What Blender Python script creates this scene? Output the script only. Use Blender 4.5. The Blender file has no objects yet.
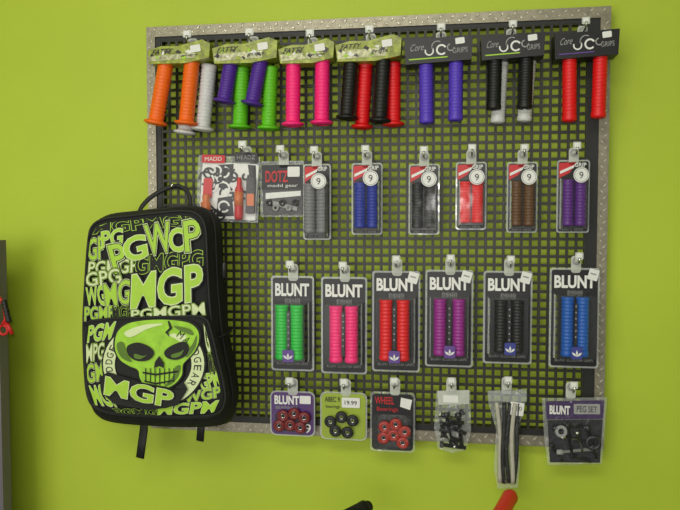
import bpy, math, random
from mathutils import Vector, Matrix
random.seed(4)
S=bpy.context.scene
S.view_settings.view_transform='Standard'
# ---------------------------------------------------------------- camera
F=680.0; D=1.48; ZC=1.47
YAW=math.radians(8.6); PITCH=math.radians(-2.6)
fw=Vector((-math.sin(YAW)*math.cos(PITCH),math.cos(YAW)*math.cos(PITCH),math.sin(PITCH)))
rt=fw.cross(Vector((0,0,1))).normalized(); up=rt.cross(fw).normalized()
C=Vector((0,-D,ZC))
cd=bpy.data.cameras.new('camera'); cam=bpy.data.objects.new('camera',cd); S.collection.objects.link(cam)
cd.sensor_width=36; cd.lens=36*F/680; cd.clip_start=0.02
M=Matrix((rt,up,-fw)).transposed().to_4x4(); M.translation=C; cam.matrix_world=M
S.camera=cam
def P(px,py,d=0.0):
    """point at distance d in front of the wall for a position surveyed on the photo"""
    v=fw+rt*((px-340)/F)-up*((py-255)/F)
    t=(D-d)/v.y
    return C+v*t
# ---------------------------------------------------------------- materials
def lin(c):
    return tuple(((x/255)/12.92 if x/255<=0.04045 else ((x/255+0.055)/1.055)**2.4) for x in c)
MATS={}
def mat(name,col,rough=0.5,metal=0.0,noise=0.0,nscale=60,bump=0.0,bscale=200,spec=0.5,emit=0):
    if name in MATS: return MATS[name]
    m=bpy.data.materials.new(name); m.use_nodes=True; nt=m.node_tree; b=nt.nodes['Principled BSDF']
    c=lin(col)
    b.inputs['Base Color'].default_value=(*c,1); b.inputs['Roughness'].default_value=rough
    b.inputs['Metallic'].default_value=metal; b.inputs['Specular IOR Level'].default_value=spec
    tc=nt.nodes.new('ShaderNodeTexCoord')
    n=nt.nodes.new('ShaderNodeTexNoise'); n.inputs['Scale'].default_value=nscale; n.inputs['Detail'].default_value=4
    nt.links.new(tc.outputs['Object'],n.inputs['Vector'])
    r=nt.nodes.new('ShaderNodeValToRGB')
    k=max(noise,0.04)
    r.color_ramp.elements[0].position=0.3; r.color_ramp.elements[1].position=0.7
    r.color_ramp.elements[0].color=(*[x*(1-k) for x in c],1); r.color_ramp.elements[1].color=(*[min(1,x*(1+k)) for x in c],1)
    nt.links.new(n.outputs['Fac'],r.inputs['Fac']); nt.links.new(r.outputs['Color'],b.inputs['Base Color'])
    if bump>0:
        n2=nt.nodes.new('ShaderNodeTexNoise'); n2.inputs['Scale'].default_value=bscale
        nt.links.new(tc.outputs['Object'],n2.inputs['Vector'])
        bp=nt.nodes.new('ShaderNodeBump'); bp.inputs['Strength'].default_value=bump; bp.inputs['Distance'].default_value=0.002
        nt.links.new(n2.outputs['Fac'],bp.inputs['Height']); nt.links.new(bp.outputs['Normal'],b.inputs['Normal'])
    MATS[name]=m; return m
def clear_mat(name,op=0.08,tint=(230,235,235),bs=18,bst=0.25,ior=1.3):
    if name in MATS: return MATS[name]
    m=bpy.data.materials.new(name); m.use_nodes=True; nt=m.node_tree
    for n in list(nt.nodes): nt.nodes.remove(n)
    o=nt.nodes.new('ShaderNodeOutputMaterial'); mx=nt.nodes.new('ShaderNodeMixShader'); mx2=nt.nodes.new('ShaderNodeMixShader')
    t=nt.nodes.new('ShaderNodeBsdfTransparent'); g=nt.nodes.new('ShaderNodeBsdfGlossy'); df=nt.nodes.new('ShaderNodeBsdfDiffuse')
    g.inputs['Roughness'].default_value=0.15; df.inputs['Color'].default_value=(*lin(tint),1)
    fr=nt.nodes.new('ShaderNodeFresnel'); fr.inputs['IOR'].default_value=ior
    nz=nt.nodes.new('ShaderNodeTexNoise'); nz.inputs['Scale'].default_value=bs
    tc=nt.nodes.new('ShaderNodeTexCoord'); nt.links.new(tc.outputs['Object'],nz.inputs['Vector'])
    bp=nt.nodes.new('ShaderNodeBump'); bp.inputs['Strength'].default_value=bst; bp.inputs['Distance'].default_value=0.01
    nt.links.new(nz.outputs['Fac'],bp.inputs['Height']); nt.links.new(bp.outputs['Normal'],g.inputs['Normal'])
    mx.inputs[0].default_value=op
    nt.links.new(t.outputs[0],mx.inputs[1]); nt.links.new(df.outputs[0],mx.inputs[2])
    nt.links.new(fr.outputs[0],mx2.inputs[0]); nt.links.new(mx.outputs[0],mx2.inputs[1]); nt.links.new(g.outputs[0],mx2.inputs[2])
    nt.links.new(mx2.outputs[0],o.inputs['Surface'])
    MATS[name]=m; return m
WALL=mat('lime_wall_paint',(176,196,50),0.6,noise=0.03,nscale=3,bump=0.15,bscale=90)
GRID=mat('black_perforated_metal',(33,34,20),0.45)
BLACKTRIM=mat('black_trim',(22,22,20),0.5)
TREAD=mat('tread_plate_aluminium',(142,136,118),0.4,0.6,noise=0.2,nscale=80)
CHROME=mat('chrome',(200,200,200),0.2,1.0)
CARDK=mat('black_card',(13,12,15),0.4)
CARDG=mat('dark_grey_card',(52,50,52),0.4)
WHITE=mat('white_print',(225,225,222),0.5)
LGREY=mat('grey_print',(150,150,150),0.5)
OLIVE=mat('olive_print',(144,154,50),0.3,noise=0.45,nscale=90,bump=0.6,bscale=60)
SILV=mat('silver_card',(165,165,130),0.3,0.3,noise=0.5,nscale=140)
LIME=mat('lime_print',(164,204,60),0.6)
SKG=mat('skull_lime_print',(150,200,44),0.6,noise=0.15,nscale=60)
SKD=mat('skull_shade_print',(84,116,26),0.6)
PLIME=mat('pale_lime_print',(208,220,170),0.6)
REDP=mat('red_print',(196,30,34),0.45)
PURP=mat('purple_print',(92,60,140),0.45)
BLUP=mat('blue_print',(50,60,140))
EDGE=clear_mat('clear_plastic_edge',0.28)
CLEAR=clear_mat('clear_plastic',0.012,bst=0.12,ior=1.22)
BAGCL=clear_mat('clear_bag_plastic',0.12,bs=40,bst=0.8,ior=1.4)
WRINK=clear_mat('wrinkled_bag_front',0.015,bs=60,bst=1.0,ior=1.25)
TAB=clear_mat('hang_tab_plastic',0.55,(225,228,220))
def rub(n,c,r=0.45): return mat('rubber_'+n,c,r,noise=0.08,nscale=200)
# ---------------------------------------------------------------- text cache
TC={};TB={}
def tmesh(s,bold=0.0):
    k=(s,round(bold,4))
    if k in TC: return TC[k]
    cu=bpy.data.curves.new('t','FONT'); cu.body=s; cu.offset=bold; cu.resolution_u=3
    ob=bpy.data.objects.new('t',cu); S.collection.objects.link(ob)
    dg=bpy.context.evaluated_depsgraph_get(); dg.update()
    me=bpy.data.meshes.new_from_object(ob.evaluated_get(dg))
    vs=[v.co.copy() for v in me.vertices]; fs=[tuple(p.vertices) for p in me.polygons]
    bpy.data.objects.remove(ob); bpy.data.curves.remove(cu); bpy.data.meshes.remove(me)
    if abs(bold)<1e-6:
        TB[s]=(min(v.x for v in vs),max(v.x for v in vs),min(v.y for v in vs),max(v.y for v in vs))
    elif s not in TB: tmesh(s,0.0)
    x0,x1,y0,y1=TB[s]
    TC[k]=([((v.x-x0)/(x1-x0),(v.y-y0)/(y1-y0)) for v in vs],fs); return TC[k]
# ---------------------------------------------------------------- builder
class B:
    def __init__(s,name,cx=0,cy=0,d=0,world=None):
        s.name=name; s.v=[]; s.f=[]; s.m=[]; s.sm=[]; s.mats=[]
        if world is None:
            s.o=P(cx,cy,d); s.cx=cx; s.cy=cy; s.d=d
            s.sx=(P(cx+1,cy,d)-P(cx-1,cy,d)).x/2; s.sz=(P(cx,cy-1,d)-P(cx,cy+1,d)).z/2
        else: s.o=Vector(world)
    def pt(s,x,y,dd=0):
        return Vector((s.o.x+(x-s.cx)*s.sx, s.o.y-dd, s.o.z-(y-s.cy)*s.sz))
    def add(s,vs,fs,m,smooth=False):
        b=len(s.v); s.v+=[Vector(v) for v in vs]
        if m not in s.mats: s.mats.append(m)
        i=s.mats.index(m)
        for f in fs: s.f.append(tuple(b+k for k in f)); s.m.append(i); s.sm.append(smooth)
    def poly(s,pts,dd,th,m):
        n=len(pts); vs=[s.pt(x,y,dd) for x,y in pts]+[s.pt(x,y,dd-th) for x,y in pts]
        fs=[tuple(range(n)),tuple(range(2*n-1,n-1,-1))]+[(i,i+n,(i+1)%n+n,(i+1)%n) for i in range(n)]
        s.add(vs,fs,m)
    def sheet(s,pts,dd,m):
        s.add([s.pt(x,y,dd) for x,y in pts],[tuple(range(len(pts)))],m)
    def rect(s,x0,y0,x1,y1,dd,th,m,r=2,tilt=0):
        s.poly(rr(x0,y0,x1,y1,r,tilt),dd,th,m)
    def disc(s,x,y,r,dd,th,m,n=20,ry=None):
        ry=ry or r
        s.poly([(x+r*math.cos(2*math.pi*i/n),y+ry*math.sin(2*math.pi*i/n)) for i in range(n)],dd,th,m)
    def ring(s,x,y,r,r2,dd,m,n=24,a0=0,a1=360):
        vs=[];fs=[]
        for i in range(n+1):
            a=math.radians(a0+(a1-a0)*i/n)
            vs+=[s.pt(x+r*math.cos(a),y+r*math.sin(a),dd),s.pt(x+r2*math.cos(a),y+r2*math.sin(a),dd)]
            if i<n: fs.append((2*i,2*i+1,2*i+3,2*i+2))
        s.add(vs,fs,m)
    def text(s,t,x0,y0,x1,y1,dd,m,bold=0.0,skew=0,rise=0):
        vs,fs=tmesh(t,bold)
        s.add([s.pt(x0+u*(x1-x0)+skew*v,y1+v*(y0-y1)-rise*u,dd) for u,v in vs],fs,m)
    def rev(s,A,Bp,prof,m,n=20):
        A=Vector(A);Bp=Vector(Bp);ax=(Bp-A); L=ax.length; ax.normalize()
        u=ax.orthogonal().normalized(); w=ax.cross(u); vs=[];fs=[]
        for t,r in prof:
            for i in range(n):
                a=2*math.pi*i/n; vs.append(A+ax*(t*L)+(u*math.cos(a)+w*math.sin(a))*r)
        for j in range(len(prof)-1):
            for i in range(n): fs.append((j*n+i,j*n+(i+1)%n,(j+1)*n+(i+1)%n,(j+1)*n+i))
        fs.append(tuple(range(n-1,-1,-1))); fs.append(tuple((len(prof)-1)*n+i for i in range(n)))
        s.add(vs,fs,m,True)
    def grip(s,A,Bp,r,m,flange=False,ribs=16,dp=0.93):
        pr=[(0,r*0.55),(0,r*0.95),(0.02,r*1.05),(0.05,r*1.05)]
        for i in range(ribs):
            t=0.07+0.83*i/ribs; q=0.83/ribs
            pr+=[(t,r*dp),(t+q*0.2,r*1.0),(t+q*0.75,r*1.0),(t+q*0.95,r*dp)]
        if flange: pr+=[(0.91,r*0.95),(0.935,r*1.1),(0.945,r*1.5),(0.975,r*1.55),(0.985,r*1.3),(1.0,r*1.1),(1.0,r*0.7),(0.97,r*0.65)]
        else: pr+=[(0.92,r*1.04),(0.98,r*1.05),(1.0,r*0.85),(1.0,r*0.6),(0.98,r*0.55)]
        s.rev(A,Bp,pr,m)
    def tube(s,pts,r,m,n=8,flat=1.0):
        pts=[Vector(p) for p in pts]; vs=[];fs=[]
        for k,p in enumerate(pts):
            t=(pts[min(k+1,len(pts)-1)]-pts[max(k-1,0)]).normalized()
            u=t.cross(Vector((0.13,0.95,0.2))).normalized(); w=t.cross(u)
            for i in range(n):
                a=2*math.pi*i/n; vs.append(p+u*math.cos(a)*r+w*math.sin(a)*r*flat)
        for k in range(len(pts)-1):
            for i in range(n): fs.append((k*n+i,k*n+(i+1)%n,(k+1)*n+(i+1)%n,(k+1)*n+i))
        fs.append(tuple(range(n-1,-1,-1))); fs.append(tuple((len(pts)-1)*n+i for i in range(n)))
        s.add(vs,fs,m,True)
    def box(s,lo,hi,m):
        x0,y0,z0=lo;x1,y1,z1=hi
        vs=[(x0,y0,z0),(x1,y0,z0),(x1,y1,z0),(x0,y1,z0),(x0,y0,z1),(x1,y0,z1),(x1,y1,z1),(x0,y1,z1)]
        s.add(vs,[(0,3,2,1),(4,5,6,7),(0,1,5,4),(1,2,6,5),(2,3,7,6),(3,0,4,7)],m)
    def torus(s,c,ax,R,r,m,n=24,k=10):
        c=Vector(c);ax=Vector(ax).normalized();u=ax.orthogonal().normalized();w=ax.cross(u);vs=[];fs=[]
        for i in range(n):
            a=2*math.pi*i/n; e=u*math.cos(a)+w*math.sin(a)
            for j in range(k):
                b=2*math.pi*j/k; vs.append(c+e*(R+r*math.cos(b))+ax*r*math.sin(b))
        for i in range(n):
            for j in range(k): fs.append((i*k+j,((i+1)%n)*k+j,((i+1)%n)*k+(j+1)%k,i*k+(j+1)%k))
        s.add(vs,fs,m,True)
    def hook(s,x,y,tag=True):
        """chrome pegboard hook: from the board out past the pack, plus hang tab"""
        a=s.pt(x,y,0); bd=-0.036
        a0=Vector((a.x,bd,a.z)); e=Vector((a.x,s.o.y-0.03,a.z-0.002))
        s.tube([a0,(a0+e)/2,e,e+Vector((0,-0.006,0.004)),e+Vector((0,-0.008,0.012))],0.0018,CHROME)
        s.rect(x-5,y-6,x+5,y+11,0.002,0.0012,TAB,3)
        s.ring(x,y-1,2.0,4.0,0.0035,LGREY,16)
        if tag:
            s.rect(x-4,y-10,x+4,y-3,0.034,0.0015,TAB,1)
            s.rect(x-2.6,y-9,x+2.6,y-5,0.0345,0.0005,WHITE,.5)
    def done(s,bevel=0):
        me=bpy.data.meshes.new(s.name); me.from_pydata([v-s.o for v in s.v],[],s.f)
        for m in s.mats: me.materials.append(m)
        me.polygons.foreach_set('material_index',s.m); me.polygons.foreach_set('use_smooth',s.sm); me.update()
        ob=bpy.data.objects.new(s.name,me); ob.location=s.o; S.collection.objects.link(ob); s.ob=ob
        return ob
def rr(x0,y0,x1,y1,r=2,tilt=0):
    pts=[]
    for cx,cy,a in ((x1-r,y0+r,-90),(x1-r,y1-r,0),(x0+r,y1-r,90),(x0+r,y0+r,180)):
        for k in range(5):
            b=math.radians(a+k*22.5); pts.append((cx+r*math.cos(b),cy+r*math.sin(b)))
    if tilt:
        mx,my=(x0+x1)/2,(y0+y1)/2; c,s_=math.cos(math.radians(tilt)),math.sin(math.radians(tilt))
        pts=[(mx+(x-mx)*c-(y-my)*s_,my+(x-mx)*s_+(y-my)*c) for x,y in pts]
    return pts
# ---------------------------------------------------------------- room
def slab(name,lo,hi,m):
    b=B(name,world=((lo[0]+hi[0])/2,(lo[1]+hi[1])/2,(lo[2]+hi[2])/2)); b.box(lo,hi,m); return b.done()
slab('wall_back',(-2.6,0,0),(2.4,0.12,2.7),WALL)
slab('wall_right',(2.4,-3.6,0),(2.52,0.12,2.7),WALL)
slab('wall_left',(-2.72,-3.6,0),(-2.6,0.12,2.7),WALL)
slab('floor',(-2.72,-3.6,-0.1),(2.52,0.12,0),mat('grey_floor',(120,116,108),0.5,noise=0.1,nscale=12))
slab('ceiling',(-2.72,-3.6,2.7),(2.52,0.12,2.8),mat('ceiling_white',(225,225,220),0.8))
slab('baseboard_back',(-2.6,-0.015,0),(2.4,0,0.09),mat('baseboard_white',(210,210,205),0.5))
# ---------------------------------------------------------------- pegboard
tl,tr,br,bl=P(150,28,.03),P(611,6,.03),P(603,449,.03),P(149,427,.03)
XL=(tl.x+bl.x)/2; XR=(tr.x+br.x)/2; ZT=(tl.z+tr.z)/2; ZB=(bl.z+br.z)/2
b=B('pegboard_panel',world=((XL+XR)/2,-0.02,(ZT+ZB)/2))
fwid=0.022; kw=0.014; dep=0.034
def bar(x0,z0,x1,z1,d0,d1,m): b.box((x0,-d1,z0),(x1,-d0,z1),m)
W8=fwid*.9
bar(XL,ZT-fwid,XR,ZT,0.001,dep,TREAD); bar(XL,ZB,XR,ZB+fwid,0.001,dep,TREAD)
bar(XL,ZB+fwid,XL+W8,ZT-fwid,0.001,dep,TREAD); bar(XR-W8,ZB+fwid,XR,ZT-fwid,0.001,dep,TREAD)
gx0=XL+W8; gx1=XR-W8; gz0=ZB+fwid; gz1=ZT-fwid
bar(gx0,gz1-kw*.6,gx1,gz1,0.002,0.03,BLACKTRIM); bar(gx0,gz0,gx1,gz0+kw*.8,0.002,0.03,BLACKTRIM)
bar(gx0,gz0,gx0+kw*.8,gz1,0.002,0.0305,BLACKTRIM); bar(gx1-kw*1.5,gz0,gx1,gz1,0.002,0.0305,BLACKTRIM)
LOZ=mat('tread_lozenge',(220,216,200),0.3,0.5)
def loz(x,z,a):
    c,s_=math.cos(a),math.sin(a); L=0.0068; W=0.0021; y=-dep
    q=[(L,0),(0,W),(-L,0),(0,-W)]
    vs=[(x+u*c-v*s_,y-0.0002,z+u*s_+v*c) for u,v in q]+[(x+u*.5*c-v*.4*s_,y-0.0016,z+u*.5*s_+v*.4*c) for u,v in q]
    b.add(vs,[(4,5,6,7)]+[(i,(i+1)%4,(i+1)%4+4,i+4) for i in range(4)],LOZ)
n=int((XR-XL)/0.0125)
for i in range(n):
    x=XL+0.008+i*0.0125
    for zz in (ZT-fwid/2,ZB+fwid/2):
        loz(x,zz+(0.0045 if i%2 else -0.0045),math.radians(45 if i%2 else -45))
n=int((ZT-ZB-2*fwid)/0.0125)
for i in range(n):
    z=ZB+fwid+0.007+i*0.0125
    for xx in (XL+W8*.5,XR-W8*.5):
        loz(xx+(0.003 if i%2 else -0.003),z,math.radians(45 if i%2 else -45))
def ticks(a,c,pitch,hole):
    n=int((c-a)/pitch); off=((c-a)-n*pitch)/2; t=[a]
    for i in range(n):
        s0=a+off+i*pitch+(pitch-hole)/2; t+=[s0,s0+hole]
    return t+[c]
hx=ticks(gx0+kw*.7,gx1-kw*1.4,0.0182,0.0124); hz=ticks(gz0+kw*.7,gz1-kw*.5,0.0182,0.0124)
vs=[];fs=[];nz=len(hz);nx=len(hx)
for yy in (-0.029,-0.0268):
    for x in hx:
        for z in hz: vs.append((x,yy,z))
o2=nx*nz
hole=lambda i,j: 0<=i<nx-1 and 0<=j<nz-1 and i%2==1 and j%2==1
for i in range(nx-1):
    for j in range(nz-1):
        a=i*nz+j;c=(i+1)*nz+j
        if hole(i,j):
            for p,q in ((a,c),(c,c+1),(c+1,a+1),(a+1,a)): fs.append((p,q,q+o2,p+o2))
        else:
            fs.append((a,c,c+1,a+1)); fs.append((a+o2,a+1+o2,c+1+o2,c+o2))
b.add(vs,fs,GRID)
b.done()
# ---------------------------------------------------------------- top row grip sets
rs=random.Random(7)
def top_set(cx,hx0,hy0,hx1,hy1,style,front,back,cf,cb,flange,tagx,rise):
    b=B('handlebar_grip_set',cx,(hy0+hy1)/2,0.072)
    r=7.3*b.sx
    for (x0,y0,x1,y1) in back: b.grip(b.pt(x0,y0,-0.014),b.pt(x1,y1,-0.018),r,cb,flange)
    for (x0,y0,x1,y1) in front: b.grip(b.pt(x0,y0,0.006),b.pt(x1,y1,0.004),r,cf,flange)
    mx=(hx0+hx1)/2; k=rise/(hx1-hx0)
    def band(x0,y0,x1,y1,dd,th,m):
        b.poly([(x0,y0-k*(x0-mx)),(x1,y0-k*(x1-mx)),(x1-1,y1-k*(x1-mx)),(x0+1,y1-k*(x0-mx))],dd,th,m)
    if style=='olive':
        b.poly([(hx0,hy0+3-k*(hx0-mx)),(hx0+14,hy0-1-k*(hx0-mx)),(mx,hy0+1),(hx1-8,hy0-3-k*(hx1-mx)),(hx1,hy0+1-k*(hx1-mx)),(hx1-1,hy1-3-k*(hx1-mx)),(mx+6,hy1),(hx0+2,hy1-2-k*(hx0-mx))],0.026,0.042,OLIVE)
        band(hx0+2,hy0+9,hx1-14,hy1-4,0.0268,0.0006,SILV)
        b.text('FATTY',hx0+5,hy0+4,hx0+24,hy0+9,0.0275,CARDK,0.01,skew=2,rise=rise*.3)
        b.text('grips',mx+2,hy0+10,mx+18,hy1-6,0.0278,CARDK,0.01,skew=2,rise=rise*.3)
        for q in range(9):
            x=hx0+5+q*5.2; y=hy0+9+rs.uniform(-4,6)-k*(x-mx); w=rs.uniform(1.5,4)
            b.poly([(x-w,y+rs.uniform(-1,2)),(x+rs.uniform(-1,1),y-rs.uniform(1,3)),(x+w,y-rs.uniform(-1,1)),(x+1,y+rs.uniform(1,3))],0.0273+q*.00001,0.0004,[CARDK,LIME,WHITE,CARDG,OLIVE][q%5])
        b.rect(hx1-19,hy0+2-rise*.4,hx1-9,hy0+9-rise*.4,0.028,0.001,WHITE,1,-6)
    else:
        band(hx0,hy0,hx1,hy1,0.026,0.042,CARDK)
        my=(hy0+hy1)/2
        b.ring(mx-9,my+1,3.2,4.6,0.0268,WHITE,a0=-60,a1=200); b.ring(mx+3,my,3.6,5.4,0.0268,WHITE,a0=40,a1=330); b.ring(mx-1,my-3,5,6,0.0268,LGREY,a0=150,a1=300)
        b.ring(mx+12,my-2,2.6,3.8,0.0268,LGREY,a0=0,a1=260)
        b.text('Core',hx0+5,hy0+6,mx-15,hy0+13,0.0268,LGREY,0.0,skew=2,rise=1)
        b.text('GRIPS',mx+14,hy0+11,hx1-5,hy0+16,0.0268,LGREY,0.0,rise=1)
        band(hx0+4,hy1-5,hx1-24,hy1-3.8,0.0268,0.0005,LIME if tagx%2 else PURP)
        b.rect(hx1-17,hy0+1,hx1-8,hy0+7,0.028,0.001,WHITE,1,-6)
    b.hook(tagx,hy0-3); b.done()
ORG=rub('orange',(240,104,16)); WHT=rub('white',(205,205,205)); PUR=rub('purple',(76,34,144)); GRN=rub('green',(96,190,28))
PNK=rub('pink',(250,34,124)); BLK=rub('black',(11,11,13),0.5); RED=rub('red',(222,16,24)); VIO=rub('violet',(82,56,186))
top_set(186,152,48,214,66,'olive',[(168,58,155,125),(193,62,186,126)],[(207,64,199,131),(190,70,181,134)],ORG,WHT,True,193,3)
top_set(246,216,46,280,66,'olive',[(234,52,224,103),(263,56,252,106)],[(240,66,237,128),(269,66,266,130)],PUR,GRN,True,254,3)
top_set(308,281,47,336,66,'olive',[(294,62,293,127),(323,60,322,126)],[],PNK,PNK,True,313,3)
top_set(370,337,43,402,64,'olive',[(352,56,347,120),(384,56,380,124)],[(365,62,361,128),(393,62,393,126)],BLK,RED,True,371,3)
top_set(440,405,41,472,65,'black',[(426,60,427,124),(456,60,456,122)],[],VIO,VIO,False,441,3)
top_set(510,480,38,543,61,'black',[(495,54,494,110),(526,56,525,110)],[(502,60,499,122),(530,60,526,121)],BLK,WHT,False,511,3)
top_set(585,552,35,616,60,'black',[(569,54,570,122),(600,52,599,119)],[],RED,RED,False,582,3)
# ---------------------------------------------------------------- second row small clamshells
def small_pack(cx,y0,y1,col,w=31,sx=5,sy=18):
    b=B('handlebar_grip_pack',cx,(y0+y1)/2,0.052); x0=cx-w/2;x1=cx+w/2
    b.rect(x0,y0,x1,y1,0,0.002,EDGE,3); b.rect(x0+1.6,y0+1.6,x1-1.6,y1-1.6,0.0012,0.001,CARDK,2)
    b.poly([(x0+2,y0+3),(cx+3,y0+2),(cx-4,y0+13),(x0+2,y0+18)],0.002,0.0005,REDP)
    b.poly([(x0+3,y0+11),(cx+1,y0+5),(cx,y0+8),(x0+3,y0+14)],0.0026,0.0005,WHITE)
    b.text('GRIP',cx+1,y0+3,x1-4,y0+7,0.0026,WHITE,0.02)
    r=5.8*b.sx
    for q in (-6.2,6.2): b.grip(b.pt(cx+q,y0+20,0.013),b.pt(cx+q,y1-7,0.013),r,col,False,12,0.88)
    v0=[b.pt(x,y,0.002) for x,y in ((x0+2.5,y0+18),(x1-2.5,y0+18),(x1-2.5,y1-3.5),(x0+2.5,y1-3.5))]
    v1=[b.pt(x,y,0.028) for x,y in ((x0+4,y0+20),(x1-4,y0+20),(x1-4,y1-5),(x0+4,y1-5))]
    b.add(v0+v1,[(4,5,6,7),(0,1,5,4),(1,2,6,5),(2,3,7,6),(3,0,4,7)],CLEAR)
    b.disc(cx+sx,y0+sy-2,7.6,0.0295,0.0006,WHITE,24); b.ring(cx+sx,y0+sy-2,6.2,6.8,0.0299,LGREY)
    b.text('9',cx+sx-2,y0+sy-5,cx+sx+2,y0+sy+1.5,0.0301,BLK)
    b.text('SOFT GRIP',x0+5,y1-5,x1-5,y1-2.5,0.0022,LGREY)
    b.hook(cx,y0-6); b.done()
small_pack(317,164,240,rub('grey',(112,112,116)),28,4,20)
small_pack(367,163,235,rub('blue',(26,46,150)))
small_pack(424,164,235,BLK)
small_pack(471,162,230,RED)
small_pack(522,162,233,rub('brown',(92,60,30)))
small_pack(573,160,233,rub('dkpurple',(88,32,128)),33)
b=B('toy_skateboard_pack',228,189,0.055)
b.rect(197,156,259,222,0,0.002,BAGCL,2,2); b.rect(201,163,257,219,0.001,0.001,WHITE,2,4)
rs=random.Random(11)
b.poly([(216,165),(234,164),(233,180),(224,190),(217,186)],0.0016,0.0004,CARDK); b.poly([(218,198),(232,196),(234,216),(216,217)],0.0016,0.0004,CARDK); b.poly([(248,165),(256,166),(256,184),(250,180)],0.0016,0.0004,CARDK)
for i in range(30):
    x=206+rs.random()*46; y=169+rs.random()*44; q=rs.uniform(3,8); a=rs.random()*360
    b.ring(x,y,q-2.0,q,0.0022+i*.00006,(CARDK,CARDK,WHITE)[i%3],16,a,a+rs.uniform(140,320))
b.rect(203,155,226,163,0.006,0.001,REDP,1,3); b.text('MADD',206,157,223,161,0.0066,WHITE,0.0)
b.rect(236,153,258,163,0.006,0.001,CARDK,1,3); b.text('HEADZ',238,156,256,160,0.0066,LGREY,0.0)
b.rect(204,178,213,198,0.006,0.002,REDP,2,4)
ORP=mat('orange_plastic',(206,110,56),0.4)
b.rev(b.pt(208,194,0.012),b.pt(207,219,0.012),[(0,.005),(0.1,.009),(0.3,.007),(0.35,.011),(0.9,.010),(1,.007)],ORP)
b.torus(b.pt(207,216,0.013),(0,1,0),0.008,0.003,WHITE)
b.rev(b.pt(241,178,0.012),b.pt(240,220,0.012),[(0,.003),(0.02,.005),(0.2,.0055),(0.28,.009),(0.9,.0095),(1,.008)],REDP)
b.rev(b.pt(240.8,192,0.0135),b.pt(240.3,206,0.0135),[(0,.0096),(1,.0098)],ORP)
b.rect(247,178,256,214,0.010,0.004,CARDG,2,2); b.rect(248,194,255,206,0.0105,0.001,ORP,1)
b.sheet([(200,168),(257,160),(257,220),(201,220)],0.0285,CLEAR)
b.hook(247,153); b.done()
b=B('spare_parts_pack',282,188,0.05)
b.rect(260,161,304,217,0,0.0015,BAGCL,2); b.rect(262,165,303,190,0.002,0.001,CARDK,1); b.rect(263,190,303,215,0.0018,0.001,CARDG,1)
b.text('DOTZ',266,171,288,182,0.0032,REDP,0.02); b.text('madd gear',268,184,298,188,0.0032,WHITE)
b.rect(288,167,300,177,0.004,0.001,WHITE,1)
for i in range(5): b.torus(b.pt(270+i*6.5,203+(i%2)*5,0.008),(0,1,0),0.005,0.0022,LGREY if i%2 else BLK)
b.poly([(266,193),(301,191),(301,196),(266,199)],0.004,0.002,WHITE); b.poly([(270,200),(298,207),(297,211),(269,204)],0.005,0.002,LGREY)
b.sheet([(262,190),(303,189),(303,215),(263,216)],0.018,WRINK)
b.hook(284,157); b.done()
# ---------------------------------------------------------------- third row large clamshells
def big_pack(x0,y0,x1,y1,col,gx,emb,price):
    cx=(x0+x1)/2; b=B('handlebar_grip_clamshell',cx,(y0+y1)/2,0.05)
    b.rect(x0,y0,x1,y1,0,0.002,EDGE,3); b.rect(x0+2,y0+2,x1-2,y1-2,0.0014,0.001,CARDK,2)
    b.text('BLUNT',x0+5,y0+8,x1-5,y0+19.5,0.003,WHITE,0.04)
    b.text('ENDLESS',cx-7,y0+22.5,cx+8,y0+25,0.003,LGREY)
    b.text('BLUNT SCOOTER GRIPS',x0+6,y1-9.5,x1-6,y1-6.5,0.003,LGREY,0.0)
    r=6.3*b.sx
    for g in gx: b.grip(b.pt(g,y0+28,0.016),b.pt(g,y1-13,0.016),r,col,False,14,0.9)
    mx=(gx[0]+gx[1])/2
    b.rect(mx-1.4,y0+34,mx+1.4,y1-20,0.026,0.002,CARDK,1)
    for q in range(6): b.disc(mx,y0+37+q*6,0.8,0.0268,0.0006,LGREY,8)
    v0=[b.pt(x,y,0.002) for x,y in ((x0+3.5,y0+25),(x1-3.5,y0+25),(x1-3.5,y1-10),(x0+3.5,y1-10))]
    v1=[b.pt(x,y,0.034) for x,y in ((x0+6,y0+27),(x1-6,y0+27),(x1-6,y1-12),(x0+6,y1-12))]
    b.add(v0+v1,[(4,5,6,7),(0,1,5,4),(1,2,6,5),(2,3,7,6),(3,0,4,7)],CLEAR)
    if emb:
        b.rect(mx-5,y1-24,mx+6,y1-12,0.035,0.001,emb,1.5)
        for a in (-50,0,50):
            a=math.radians(a-90); o=(mx+.5,y1-14.5); L=6.5
            e=(o[0]+L*.55*math.cos(a),o[1]+L*.55*math.sin(a))
            b.poly([o,(e[0]+1.1*math.sin(a),e[1]-1.1*math.cos(a)),(o[0]+L*math.cos(a),o[1]+L*math.sin(a)),(e[0]-1.1*math.sin(a),e[1]+1.1*math.cos(a))],0.0358,0.0004,WHITE)
    if price: b.rect(x1-12,y0+1,x1-2,y0+12,0.006,0.0008,WHITE,1,15); b.rect(x1-10,y0+5,x1-4,y0+6.5,0.0065,0.0004,LGREY,.5,15)
    b.hook(cx+1,y0-6); b.done()
big_pack(271,276,314,371,rub('leaf',(14,188,54)),(283.5,298.5),PURP,0)
big_pack(321,277,367,374,PNK,(337,352.5),None,0)
big_pack(372,271,420,372,RED,(386.5,403.5),PURP,1)
big_pack(425,270,473,367,rub('magenta',(146,30,136)),(440,458.5),PURP,1)
big_pack(483,271,532,364,BLK,(500,516.5),BLUP,1)
big_pack(549,268,599,368,rub('sky',(14,86,176)),(566,581),BLUP,1)
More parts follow.
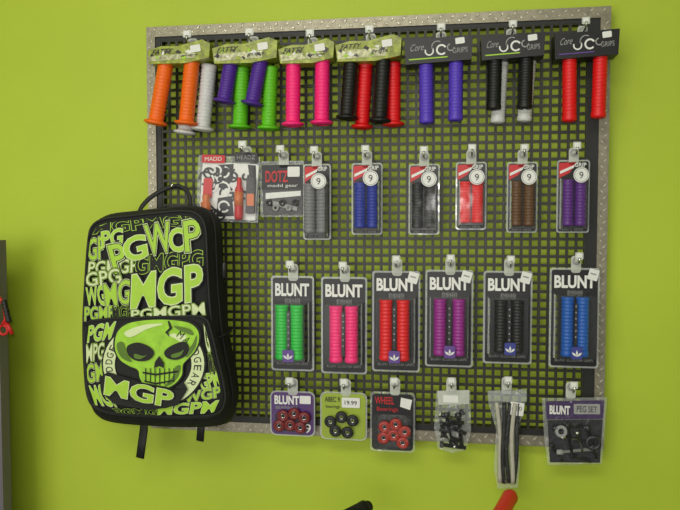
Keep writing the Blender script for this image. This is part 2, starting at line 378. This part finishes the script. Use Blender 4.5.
# ---------------------------------------------------------------- bottom row
def bearings(b,pts,m,inner,R=5):
    for x,y in pts:
        b.torus(b.pt(x,y,0.009),(0,1,0.1),R*b.sx*.72,R*b.sx*.38,m,18,8); b.torus(b.pt(x,y,0.009),(0,1,0.1),R*b.sx*.36,R*b.sx*.12,inner,14,6)
DRED=mat('dark_red_seal',(116,22,28),0.4)
b=B('bearing_card',292,413,0.05)
b.rect(270,391,315,436,0,0.0015,EDGE,6); b.rect(271.5,392.5,313.5,434.5,0.0012,0.001,mat('purple_card',(78,42,108),0.4),5)
b.text('BLUNT',275,396,299,404,0.0025,WHITE,0.04); b.text('BEARINGS',276,406,298,409,0.0025,LGREY)
b.rect(300,395,311,403,0.004,0.001,WHITE,1); b.text('9',305,423,311,432,0.003,WHITE)
b.poly(rr(275,411,310,431,6),0.0025,0.0005,mat('deep_purple_card',(44,24,58),0.5))
bearings(b,[(284,415),(295,412.5),(305,416),(280,425),(291,424),(301,426)],DRED,CHROME,5.6); b.sheet(rr(274,410,311,432,5),0.018,CLEAR); b.hook(293,384); b.done()
b=B('bearing_card',343,415,0.05)
b.rect(320,392,367,440,0,0.0015,EDGE,6); b.rect(321.5,393.5,365.5,438.5,0.0012,0.001,mat('lime_card',(150,170,44),0.4),5)
b.text('ABEC 9',325,397,340,402,0.0025,CARDK,0.01); b.rect(342,397,360,407,0.004,0.001,WHITE,1); b.text('19.99',345,400,357,404,0.0045,CARDK,0.01)
b.text('bearings',326,405,340,409,0.0025,CARDK)
bearings(b,[(331,421),(342,416),(353,419),(336,430),(348,431)],BLK,CHROME,5.6); b.sheet(rr(324,411,363,436,5),0.018,CLEAR); b.hook(346,385); b.done()
b=B('bearing_pack',392,422,0.05)
b.rect(370,392,415,452,0,0.0015,BAGCL,4); b.rect(372,394,413,450,0.0012,0.001,CARDK,4)
b.text('WHEEL',375,397,394,404,0.0025,REDP,0.01); b.text('Bearings',377,407,398,412,0.0025,REDP); b.poly([(401,397),(412,399),(410,409),(400,406)],0.003,0.001,WHITE)
b.rect(378,414,408,446,0.0025,0.001,CARDG,6)
bearings(b,[(385,426),(396,423),(405,430),(384,437),(394,434),(403,441)],mat('bright_red_seal',(165,40,32),0.4),CHROME,5.8); b.sheet(rr(374,412,411,449,5),0.02,WRINK); b.hook(395,384); b.done()
DM=mat('dark_steel',(60,60,66),0.35,0.8)
b=B('bolt_bag',453,420,0.05)
b.poly([(436,392),(470,390),(471,430),(466,449),(452,453),(438,449),(434,428)],0.002,0.002,BAGCL)
b.poly([(437,391),(469,389),(469,403),(438,405)],0.004,0.002,TAB); b.rect(443,395,458,402,0.0045,0.001,WHITE,1)
for (x0,y0,x1,y1) in ((440,424,464,421),(441,434,462,440),(446,412,452,446),(458,412,462,446),(440,444,466,446),(439,414,456,418),(450,426,466,432),(455,446,447,432),(441,428,458,444),(463,410,448,424)):
    A=b.pt(x0,y0,.006);Q=b.pt(x1,y1,.009); b.rev(A,Q,[(0,.007),(0.12,.007),(0.13,.0042),(1,.0042)],(DM,CHROME,BLK)[(x0+y0)%3],8)
b.sheet([(437,404),(469,403),(470,430),(465,448),(440,448),(436,428)],0.017,WRINK)
b.hook(451,384); b.done()
b=B('brake_cable_bag',505,435,0.05)
b.poly([(487,391),(526,388),(525,402),(518,428),(520,465),(518,487),(498,489),(494,468),(496,430),(488,404)],0.002,0.002,BAGCL)
b.rect(487,390,526,401,0.006,0.003,BAGCL,2,-2); b.rect(509,401,523,414,0.008,0.001,WHITE,1,6); b.text('6.50',511,405,521,409,0.0085,CARDK)
CR=mat('cream_strip',(176,172,158),0.4)
for i,x in enumerate((499,503.5,508,512.5,516)):
    pts=[b.pt(x+(2-i)*-1.5*math.cos(t*3)+1.8*math.sin(t*5+i),402+t*80,0.006+0.003*(i%2)) for t in [k/14 for k in range(15)]]
    b.tube(pts,0.0044,(CR,BLK,BLK,CR,BLK)[i],8,0.5)
b.sheet([(490,404),(524,402),(518,428),(519,486),(499,487),(496,430)],0.017,WRINK)
b.hook(506,383); b.done()
b=B('brake_parts_bag',573,430,0.05)
b.poly([(541,399),(606,396),(604,430),(602,462),(575,464),(548,466),(544,440)],0.002,0.002,BAGCL)
b.poly([(545,402),(603,399),(602,417),(546,420)],0.004,0.002,mat('dark_purple_card',(58,36,84),0.4)); b.text('BLUNT',549,406,569,414,0.005,WHITE,0.04); b.rect(573,403,599,413,0.005,0.001,LGREY,1,-2)
b.text('PEG SET',576,405,596,411,0.0056,CARDK)
b.poly([(547,421),(602,418),(600,461),(550,463)],0.003,0.001,mat('bag_back_card',(26,24,34),0.5))
for (x0,y0,x1,y1,m) in ((552,428,582,424,DM),(556,452,596,446,LGREY),(560,436,590,440,CHROME),(586,424,596,456,DM),(550,444,562,460,BLK),(570,454,590,459,DM),(566,422,572,456,BLK),(576,430,582,450,CHROME)):
    b.rev(b.pt(x0,y0,.008),b.pt(x1,y1,.011),[(0,.006),(0.15,.006),(0.16,.0035),(1,.0035)],m,8)
b.ring(560,430,3,6,0.014,LGREY); b.torus(b.pt(592,440,.013),(0,1,0),.012,.004,DM)
b.sheet([(542,400),(605,397),(603,430),(601,461),(549,465),(545,440)],0.019,WRINK)
b.hook(570,388); b.done()
# ---------------------------------------------------------------- backpack
FAB=mat('black_backpack_fabric',(16,16,18),0.8,noise=0.15,bump=0.4,bscale=500)
FAB2=mat('black_webbing',(24,24,26),0.6,bump=0.3,bscale=700)
INK=mat('black_print',(14,16,12),0.7)
bp=B('backpack',150,318,0.165)
def smooth(pts,n=72):
    out=[];N=len(pts)
    for i in range(N):
        p0,p1,p2,p3=[Vector(pts[(i+k-1)%N]) for k in range(4)]
        for t in (0,.25,.5,.75):
            out.append(0.5*((2*p1)+(p2-p0)*t+(2*p0-5*p1+4*p2-p3)*t*t+(3*p1-p0-3*p2+p3)*t**3))
    return out
def sm(pts): return [(p.x,p.y) for p in smooth(pts)]
class Blob:
    def __init__(s,px,d0,bulge,rings,m,cap=0.97):
        q=[P(x,y,d0) for x,y in px]; s.o=smooth([(v.x,v.z) for v in q]); s.c=sum(s.o,Vector((0,0)))/len(s.o)
        s.d0=d0; s.bulge=bulge; s.cap=cap; s.pol=sorted([(math.atan2(p.y-s.c.y,p.x-s.c.x),(p-s.c).length) for p in s.o])
        vs=[];fs=[];n=len(s.o)
        allr=[(d,k,dz) for d,k,dz in rings]+[(d0+s.h(k),k,0) for k in (cap,0.9,0.8,0.65,0.5,0.35,0.2,0.08)]
        for d,k,dz in allr:
            for p in s.o:
                e=s.c+(p-s.c)*k; vs.append((e.x,-d,e.y+dz*(1 if p.y<s.c.y else 0)))
        for j in range(len(allr)-1):
            for i in range(n): fs.append((j*n+i,j*n+(i+1)%n,(j+1)*n+(i+1)%n,(j+1)*n+i))
        fs.append(tuple(range(n))); fs.append(tuple((len(allr)-1)*n+i for i in range(n)))
        bp.add(vs,fs,m,True)
    def h(s,k): return s.bulge*(1-k*k)
    def R(s,a):
        pl=s.pol
        for i in range(len(pl)):
            a0,r0=pl[i-1];a1,r1=pl[i]
            if i==0: a0-=2*math.pi
            if a0<=a<=a1: return r0+(r1-r0)*((a-a0)/(a1-a0) if a1>a0 else 0)
        return pl[-1][1]
    def on(s,x,y,off=0.0015,lim=0.955):
        p=P(x,y,s.d0); v=Vector((p.x,p.z))-s.c; r=v.length
        if r<1e-6: return Vector((s.c.x,-s.d0-s.h(0)-off,s.c.y))
        Rr=s.R(math.atan2(v.y,v.x)); k=r/Rr
        if k>lim: v*=lim/k; k=lim
        return Vector((s.c.x+v.x,-(s.d0+s.h(k))-off,s.c.y+v.y))
    def poly(s,pts,m,off): 
        bp.add([s.on(x,y,off,0.97) for x,y in pts],[tuple(range(len(pts)))],m)
    def quad(s,t,q,m,off,bold=0.0):
        vs,fs=tmesh(t,bold); (a,b_,c,d)=[Vector(p) for p in q]  # TL TR BR BL
        out=[]
        for u,v in vs:
            p=(d*(1-u)+c*u)*(1-v)+(a*(1-u)+b_*u)*v; out.append(s.on(p.x,p.y,off))
        bp.add(out,fs,m)
main=Blob([(88,240),(92,226),(104,219),(128,216),(155,213),(184,211),(198,215),(205,228),(207,262),(209,300),(214,345),(221,380),(223,402),(216,415),(190,418),(150,417),(112,414),(95,408),(87,395),(84,365),(83,325),(85,280)],
  0.165,0.012,[(0.045,0.9,0),(0.05,0.97,0),(0.07,1.025,-0.008),(0.11,1.05,-0.022),(0.14,1.04,-0.018),(0.158,1.01,-0.006),(0.163,0.99,0)],FAB)
def graf(bl,t,q,off,style=0):
    st=[[(INK,.08),(PLIME,.055),(INK,.036),(LIME,.016)],[(INK,.08),(LIME,.055),(INK,.034),(PLIME,.012)],[(INK,.08),(PLIME,.045),(LIME,.022)],[(INK,.075),(LIME,.045),(INK,.018)]][style]
    for k,(m,bd) in enumerate(st): bl.quad(t,q,m,off+0.00022*k,bd)
G=[('MGPMGP',[(94,222),(192,214),(198,224),(94,234)],3),
('PGMGP',[(90,262),(140,258),(140,272),(89,274)],1),('GMGPG',[(138,256),(203,250),(203,266),(138,274)],3),
('GP',[(89,240),(106,236),(107,258),(89,260)],0),
('PG',[(103,232),(124,228),(124,244),(104,247)],2),
('P',[(110,246),(124,243),(133,268),(118,273)],0),('G',[(124,240),(146,234),(150,256),(130,262)],2),
('W',[(146,226),(170,222),(176,250),(150,255)],0),('C',[(170,230),(184,228),(187,250),(173,252)],2),('P',[(185,222),(200,219),(203,250),(188,251)],0),
('GPG',[(88,273),(122,268),(126,282),(88,286)],1),
('WG',[(88,288),(106,285),(110,304),(88,304)],2),('MG',[(107,284),(134,279),(134,302),(110,306)],0),
('PGMP',[(87,307),(118,305),(118,318),(87,320)],0),('MGP',[(116,305),(136,305),(136,316),(117,317)],3),
('MGP',[(137,275),(203,264),(204,299),(136,307)],2),
('PGMGPM',[(136,309),(206,302),(207,314),(136,318)],1)]
for k,(t,q,st) in enumerate(G): graf(main,t,q,0.0010+0.0005*k,st)
pocket=Blob([(85,326),(100,320),(135,318),(175,317),(203,318),(211,335),(217,360),(223,385),(224,402),(216,414),(185,417),(145,416),(110,413),(93,406),(87,392),(84,360)],
  0.193,0.010,[(0.15,0.96,0),(0.165,1.0,0),(0.182,1.01,-0.002),(0.190,0.99,0)],FAB)
H=[('PGM',[(89,326),(116,322),(112,338),(88,342)],2),('MPG',[(87,345),(106,342),(105,358),(87,362)],1),('GM',[(87,365),(104,362),(107,378),(88,383)],0),
  ('MGP',[(90,386),(110,384),(122,406),(96,404)],2),('GPM',[(200,376),(217,370),(222,384),(204,391)],2),('WGP',[(186,392),(221,386),(222,396),(186,402)],0),('MGPM',[(160,404),(219,400),(216,412),(158,414)],2),
  ('PGMG',[(114,408),(158,408),(158,415),(116,414)],3),('GP',[(204,322),(209,327),(215,350),(208,352)],1),('MG',[(209,354),(215,354),(218,370),(211,372)],3)]
for k,(t,q,st) in enumerate(H): graf(pocket,t,q,0.0008+0.0004*k,st)
def ell(cx,cy,rx,ry,n=28,rot=0):
    c,s_=math.cos(rot),math.sin(rot); o=[]
    for i in range(n):
        a=2*math.pi*i/n; x=rx*math.cos(a);y=ry*math.sin(a); o.append((cx+x*c-y*s_,cy+x*s_+y*c))
    return o
def ringp(bl,cx,cy,rx0,ry0,rx1,ry1,m,off,n=48):
    vs=[];fs=[]
    for i in range(n):
        a=2*math.pi*i/n
        vs+=[bl.on(cx+rx0*math.cos(a),cy+ry0*math.sin(a),off,.97),bl.on(cx+rx1*math.cos(a),cy+ry1*math.sin(a),off,.97)]
        j=(i+1)%n; fs.append((2*i,2*i+1,2*j+1,2*j))
    bp.add(vs,fs,m)
EC=(156,363)
pocket.poly(ell(*EC,52,45),INK,0.0060); ringp(pocket,*EC,38,31,50,43,PLIME,0.0068)
def arc_text(s,a0,a1,rx,ry,hgt,m):
    for i,ch in enumerate(s):
        a=math.radians(a0+(a1-a0)*i/(len(s)-1)); da=math.radians(abs(a1-a0)/(len(s)-1)*0.33); q=[]
        for aa,rr_ in ((a-da,1),(a+da,1),(a+da,0),(a-da,0)):
            q.append((EC[0]+(rx+(hgt if rr_ else 0))*math.cos(aa),EC[1]+(ry+(hgt if rr_ else 0))*math.sin(aa)))
        pocket.quad(ch,q,m,0.0076,0.0)
arc_text('MADD',150,184,40.5,33.5,7,INK); arc_text('GEAR',194,228,40.5,33.5,7,INK); arc_text('MADD',-52,-18,40.5,33.5,7,INK); arc_text('GEAR',-7,30,40.5,33.5,7,INK)
sk=[(119,337),(122,329),(130,323),(144,320),(162,319),(180,320),(193,323),(200,330),(201,340),(197,350),(191,357),(186,363),(185,373),(179,381),(170,386),(158,387),(149,384),(144,376),(142,368),(133,364),(124,358),(119,348)]
skc=sm(sk)
pocket.poly([(160+(x-160)*1.045,352+(y-352)*1.05) for x,y in skc],INK,0.0084)
pocket.poly(skc,SKG,0.0092)
o_=0.0098
pocket.poly(sm([(128,331),(146,324),(166,323),(150,328),(134,336)]),PLIME,o_)
pocket.poly(sm([(121,342),(127,341),(131,352),(136,360),(127,357),(122,350)]),SKD,o_); pocket.poly(sm([(199,334),(198,346),(190,356),(189,350),(195,343)]),SKD,o_)
pocket.poly(sm([(179,365),(184,364),(182,374),(175,382),(168,384),(176,375)]),SKD,o_); pocket.poly(sm([(176,325),(192,328),(196,334),(186,331)]),SKD,o_)
pocket.poly(sm([(131,345),(141,341),(153,345),(158,351),(153,358),(142,359),(133,354)]),INK,o_+.0005); pocket.poly(sm([(168,350),(175,344),(187,340),(192,346),(189,354),(180,358),(171,356)]),INK,o_+.0005)
pocket.poly(sm([(139,352),(147,354),(151,353),(145,357),(139,356)]),SKD,o_+.001); pocket.poly(sm([(175,353),(184,350),(187,348),(184,354),(177,356)]),SKD,o_+.001)
pocket.poly([(163,354),(168,361),(168,366),(163.5,364),(158,366),(159,360)],INK,o_+.0005)
pocket.poly([(147,369.5),(160,371.5),(182,368.5),(182,370.2),(160,373.3),(147,371.2)],INK,o_+.0007)
pocket.poly([(148,378),(160,380.5),(178,377.5),(177,379),(160,382.3),(149,379.6)],INK,o_+.0007)
for i in range(7): pocket.poly([(149.5+i*4.6,366),(150.4+i*4.6,366),(150.4+i*4.6,383-abs(i-3)),(149.5+i*4.6,383-abs(i-3))],INK,o_+.0009)
pocket.poly([(170,320),(172,327),(168,331),(173,336),(171,331),(175,327),(171.5,320)],INK,o_+.0007)
# banner
pocket.poly([(103,376),(112,370),(146,380),(178,386),(187,379),(191,387),(181,403),(150,408),(118,402),(105,391)],INK,0.0114)
graf(pocket,'MGP',[(111,375),(177,389),(174,405),(109,392)],0.0118,2)
def loop(bl,k,d,r,m,flat=1):
    pts=[Vector((bl.c.x+(p.x-bl.c.x)*k,-d,bl.c.y+(p.y-bl.c.y)*k)) for p in bl.o]; pts.append(pts[0]); bp.tube(pts,r,m,6,flat)
loop(main,1.0,0.163,0.0028,FAB2); loop(main,1.045,0.125,0.0025,FAB2,0.6); loop(pocket,1.0,0.188,0.0025,FAB2)
hd=[(138,219,.10),(141,208,.095),(150,198,.085),(163,190,.08),(176,186,.075),(186,190,.07),(190,200,.07),(189,214,.08)]
hp=[P(*h) for h in hd]; fine=[]
for i in range(len(hp)-1):
    p0=hp[max(i-1,0)];p1=hp[i];p2=hp[i+1];p3=hp[min(i+2,len(hp)-1)]
    for t in (0,.25,.5,.75): fine.append(0.5*((2*p1)+(p2-p0)*t+(2*p0-5*p1+4*p2-p3)*t*t+(3*p1-p0-3*p2+p3)*t**3))
bp.tube(fine+[hp[-1]],0.005,FAB2,10,0.6)
bp.tube([Vector((P(172,186,.07).x,-.037,P(172,186,.07).z)),P(172,187,.05),P(172,188,.09),P(172,184,.095)],0.003,CHROME)
bp.tube([P(143,415,.10),P(144,428,.10),P(142,443,.10),P(140,458,.102)],0.010,FAB2,8,0.15)
bp.tube([P(200,412,.10),P(201,428,.10),P(200,441,.10)],0.009,FAB2,8,0.15)
bp.rev(P(224,262,.12),P(224,278,.12),[(0,.002),(0.1,.004),(1,.004)],CARDG,8)
bp.tube([P(231,330,.10),P(226,334,.13),P(219,338,.155)],0.004,FAB2,8,0.5)
for xx in (125,198): bp.tube([P(xx,235,.052),P(xx+3,300,.046),P(xx,400,.05)],0.02,FAB2,8,0.25)
bp.done()
# ---------------------------------------------------------------- scooters below the board
def scooter(x,y,bary,gripm,h,face):
    b=B('kick_scooter',world=(x,y,0)); PT=mat('scooter_paint',(40,40,46),0.3,0.6)
    f=face
    for wx in (f*0.04,-f*0.56):
        b.torus((x+wx,y,0.055),(0,1,0),0.042,0.013,mat('wheel_pu',(30,30,30),0.5)); b.rev((x+wx,y-.012,.055),(x+wx,y+.012,.055),[(0,.032),(1,.032)],CHROME)
        b.rev((x+wx,y-.03,.055),(x+wx,y+.03,.055),[(0,.006),(1,.006)],CHROME,8)
    for s_ in (-1,1): b.box((x+f*.04-.012,y+s_*.022-.003,.05),(x+f*.04+.012,y+s_*.022+.003,.14),PT)
    b.box((x+f*.04-.02,y-.025,.135),(x+f*.04+.02,y+.025,.15),PT)
    b.rev((x+f*.03,y,.14),(x,y,h),[(0,.017),(.35,.017),(.36,.024),(.46,.024),(.47,.016),(1,.016)],PT)
    xa,xb=sorted((x-f*0.07,x-f*0.50)); b.box((xa,y-.055,.07),(xb,y+.055,.095),PT); b.box((xa+.01,y-.052,.095),(xb-.01,y+.052,.097),BLACKTRIM)
    b.tube([(x-f*.10,y,.085),(x-f*.04,y,.14),(x+f*.02,y,.22)],0.02,PT)
    b.tube([(x-f*.48,y,.09),(x-f*.54,y,.125),(x-f*.60,y,.115)],0.022,CHROME,8,0.3)
    for s_ in (-1,1): b.box((min(x-f*.50,x-f*.58),y+s_*.024-.003,.05),(max(x-f*.50,x-f*.58),y+s_*.024+.003,.08),PT)
    bx,by=bary
    A=Vector((x-bx,y-by,h)); E=Vector((x+bx,y+by,h+0.0)); b.rev(A,E,[(0,.011),(1,.011)],PT)
    ax=(E-A).normalized()
    for p,s_ in ((A,1),(E,-1)):
        b.grip(p+ax*s_*.13,p,0.0155,gripm,False,14); b.rev(p,p-ax*s_*.015,[(0,.013),(.7,.012),(1,.006)],gripm,12)
        b.torus(p+ax*s_*.132,ax,.016,.005,gripm)
    b.done()
g=P(510,490,0.07); scooter(g.x-0.07,-0.31,(0.07,0.235),mat('red_grip',(215,50,30),0.4),g.z-.012,-1)
g=P(366,501,0.10); scooter(g.x-0.13,-0.32,(0.13,0.21),BLK,g.z-.010,1)
# ---------------------------------------------------------------- grey display rack at left edge
a=P(6,240,0.10)
GR=mat('grey_rack_metal',(104,98,108),0.5,0.1)
b=B('display_rack',world=(a.x-0.3,-0.1,a.z/2))
b.box((a.x-.03,-.13,0.0),(a.x,-.10,a.z),GR); b.box((a.x-.63,-.13,0),(a.x-.60,-.10,a.z),GR)
for i in range(8):
    z=a.z-.03-i*(a.z-.1)/7; b.box((a.x-.60,-.125,z-.012),(a.x-.03,-.105,z+.012),GR)
b.box((a.x-.60,-.112,0.03),(a.x-.03,-.106,a.z-.03),mat('rack_panel',(70,70,76),0.6))
for xx in (a.x-.03,a.x-.63): b.box((xx,-.35,0),(xx+.03,-.02,.03),GR)
b.done()
b=B('lanyard',4,315,0.15)
b.tube([b.pt(-6,288,-.015),b.pt(-2,296,.0),b.pt(4,304,0),b.pt(6,318,0),b.pt(2,326,0)],0.004,REDP)
b.grip(b.pt(4,300,0),b.pt(9,322,0),.006,BLK,False,5); b.torus(b.pt(3,330,0),(0,1,0),.010,.003,REDP); b.rev(b.pt(6,322,0),b.pt(12,334,0),[(0,.005),(1,.004)],REDP,10)
b.tube([b.pt(-8,286,-.03),b.pt(-6,288,-.015)],.002,CHROME)
b.done()
# ---------------------------------------------------------------- lights
def area(name,loc,rot,sx,sy,e,col=(1,1,1)):
    l=bpy.data.lights.new(name,'AREA'); l.shape='RECTANGLE'; l.size=sx; l.size_y=sy; l.energy=e; l.color=col
    o=bpy.data.objects.new(name,l); o.location=loc; o.rotation_euler=rot; S.collection.objects.link(o)
area('ceiling_light',(-0.5,-2.0,2.62),(math.radians(20),0,0),1.6,0.6,22,(1,0.97,0.88))
area('rear_fill_light',(-1.5,-3.3,1.3),(math.radians(88),0,math.radians(-18)),1.8,1.6,34,(1,0.98,0.93))  # added soft fill from behind the camera, no window is modelled
area('camera_fill_light',(0.03,-1.56,1.54),(math.radians(88),0,math.radians(8)),0.06,0.04,3.6,(1,0.98,0.93))  # small weak fill lamp added next to the camera
w=bpy.data.worlds.new('world'); S.world=w; w.use_nodes=True
w.node_tree.nodes['Background'].inputs[0].default_value=(0.95,0.95,0.95,1); w.node_tree.nodes['Background'].inputs[1].default_value=0.42
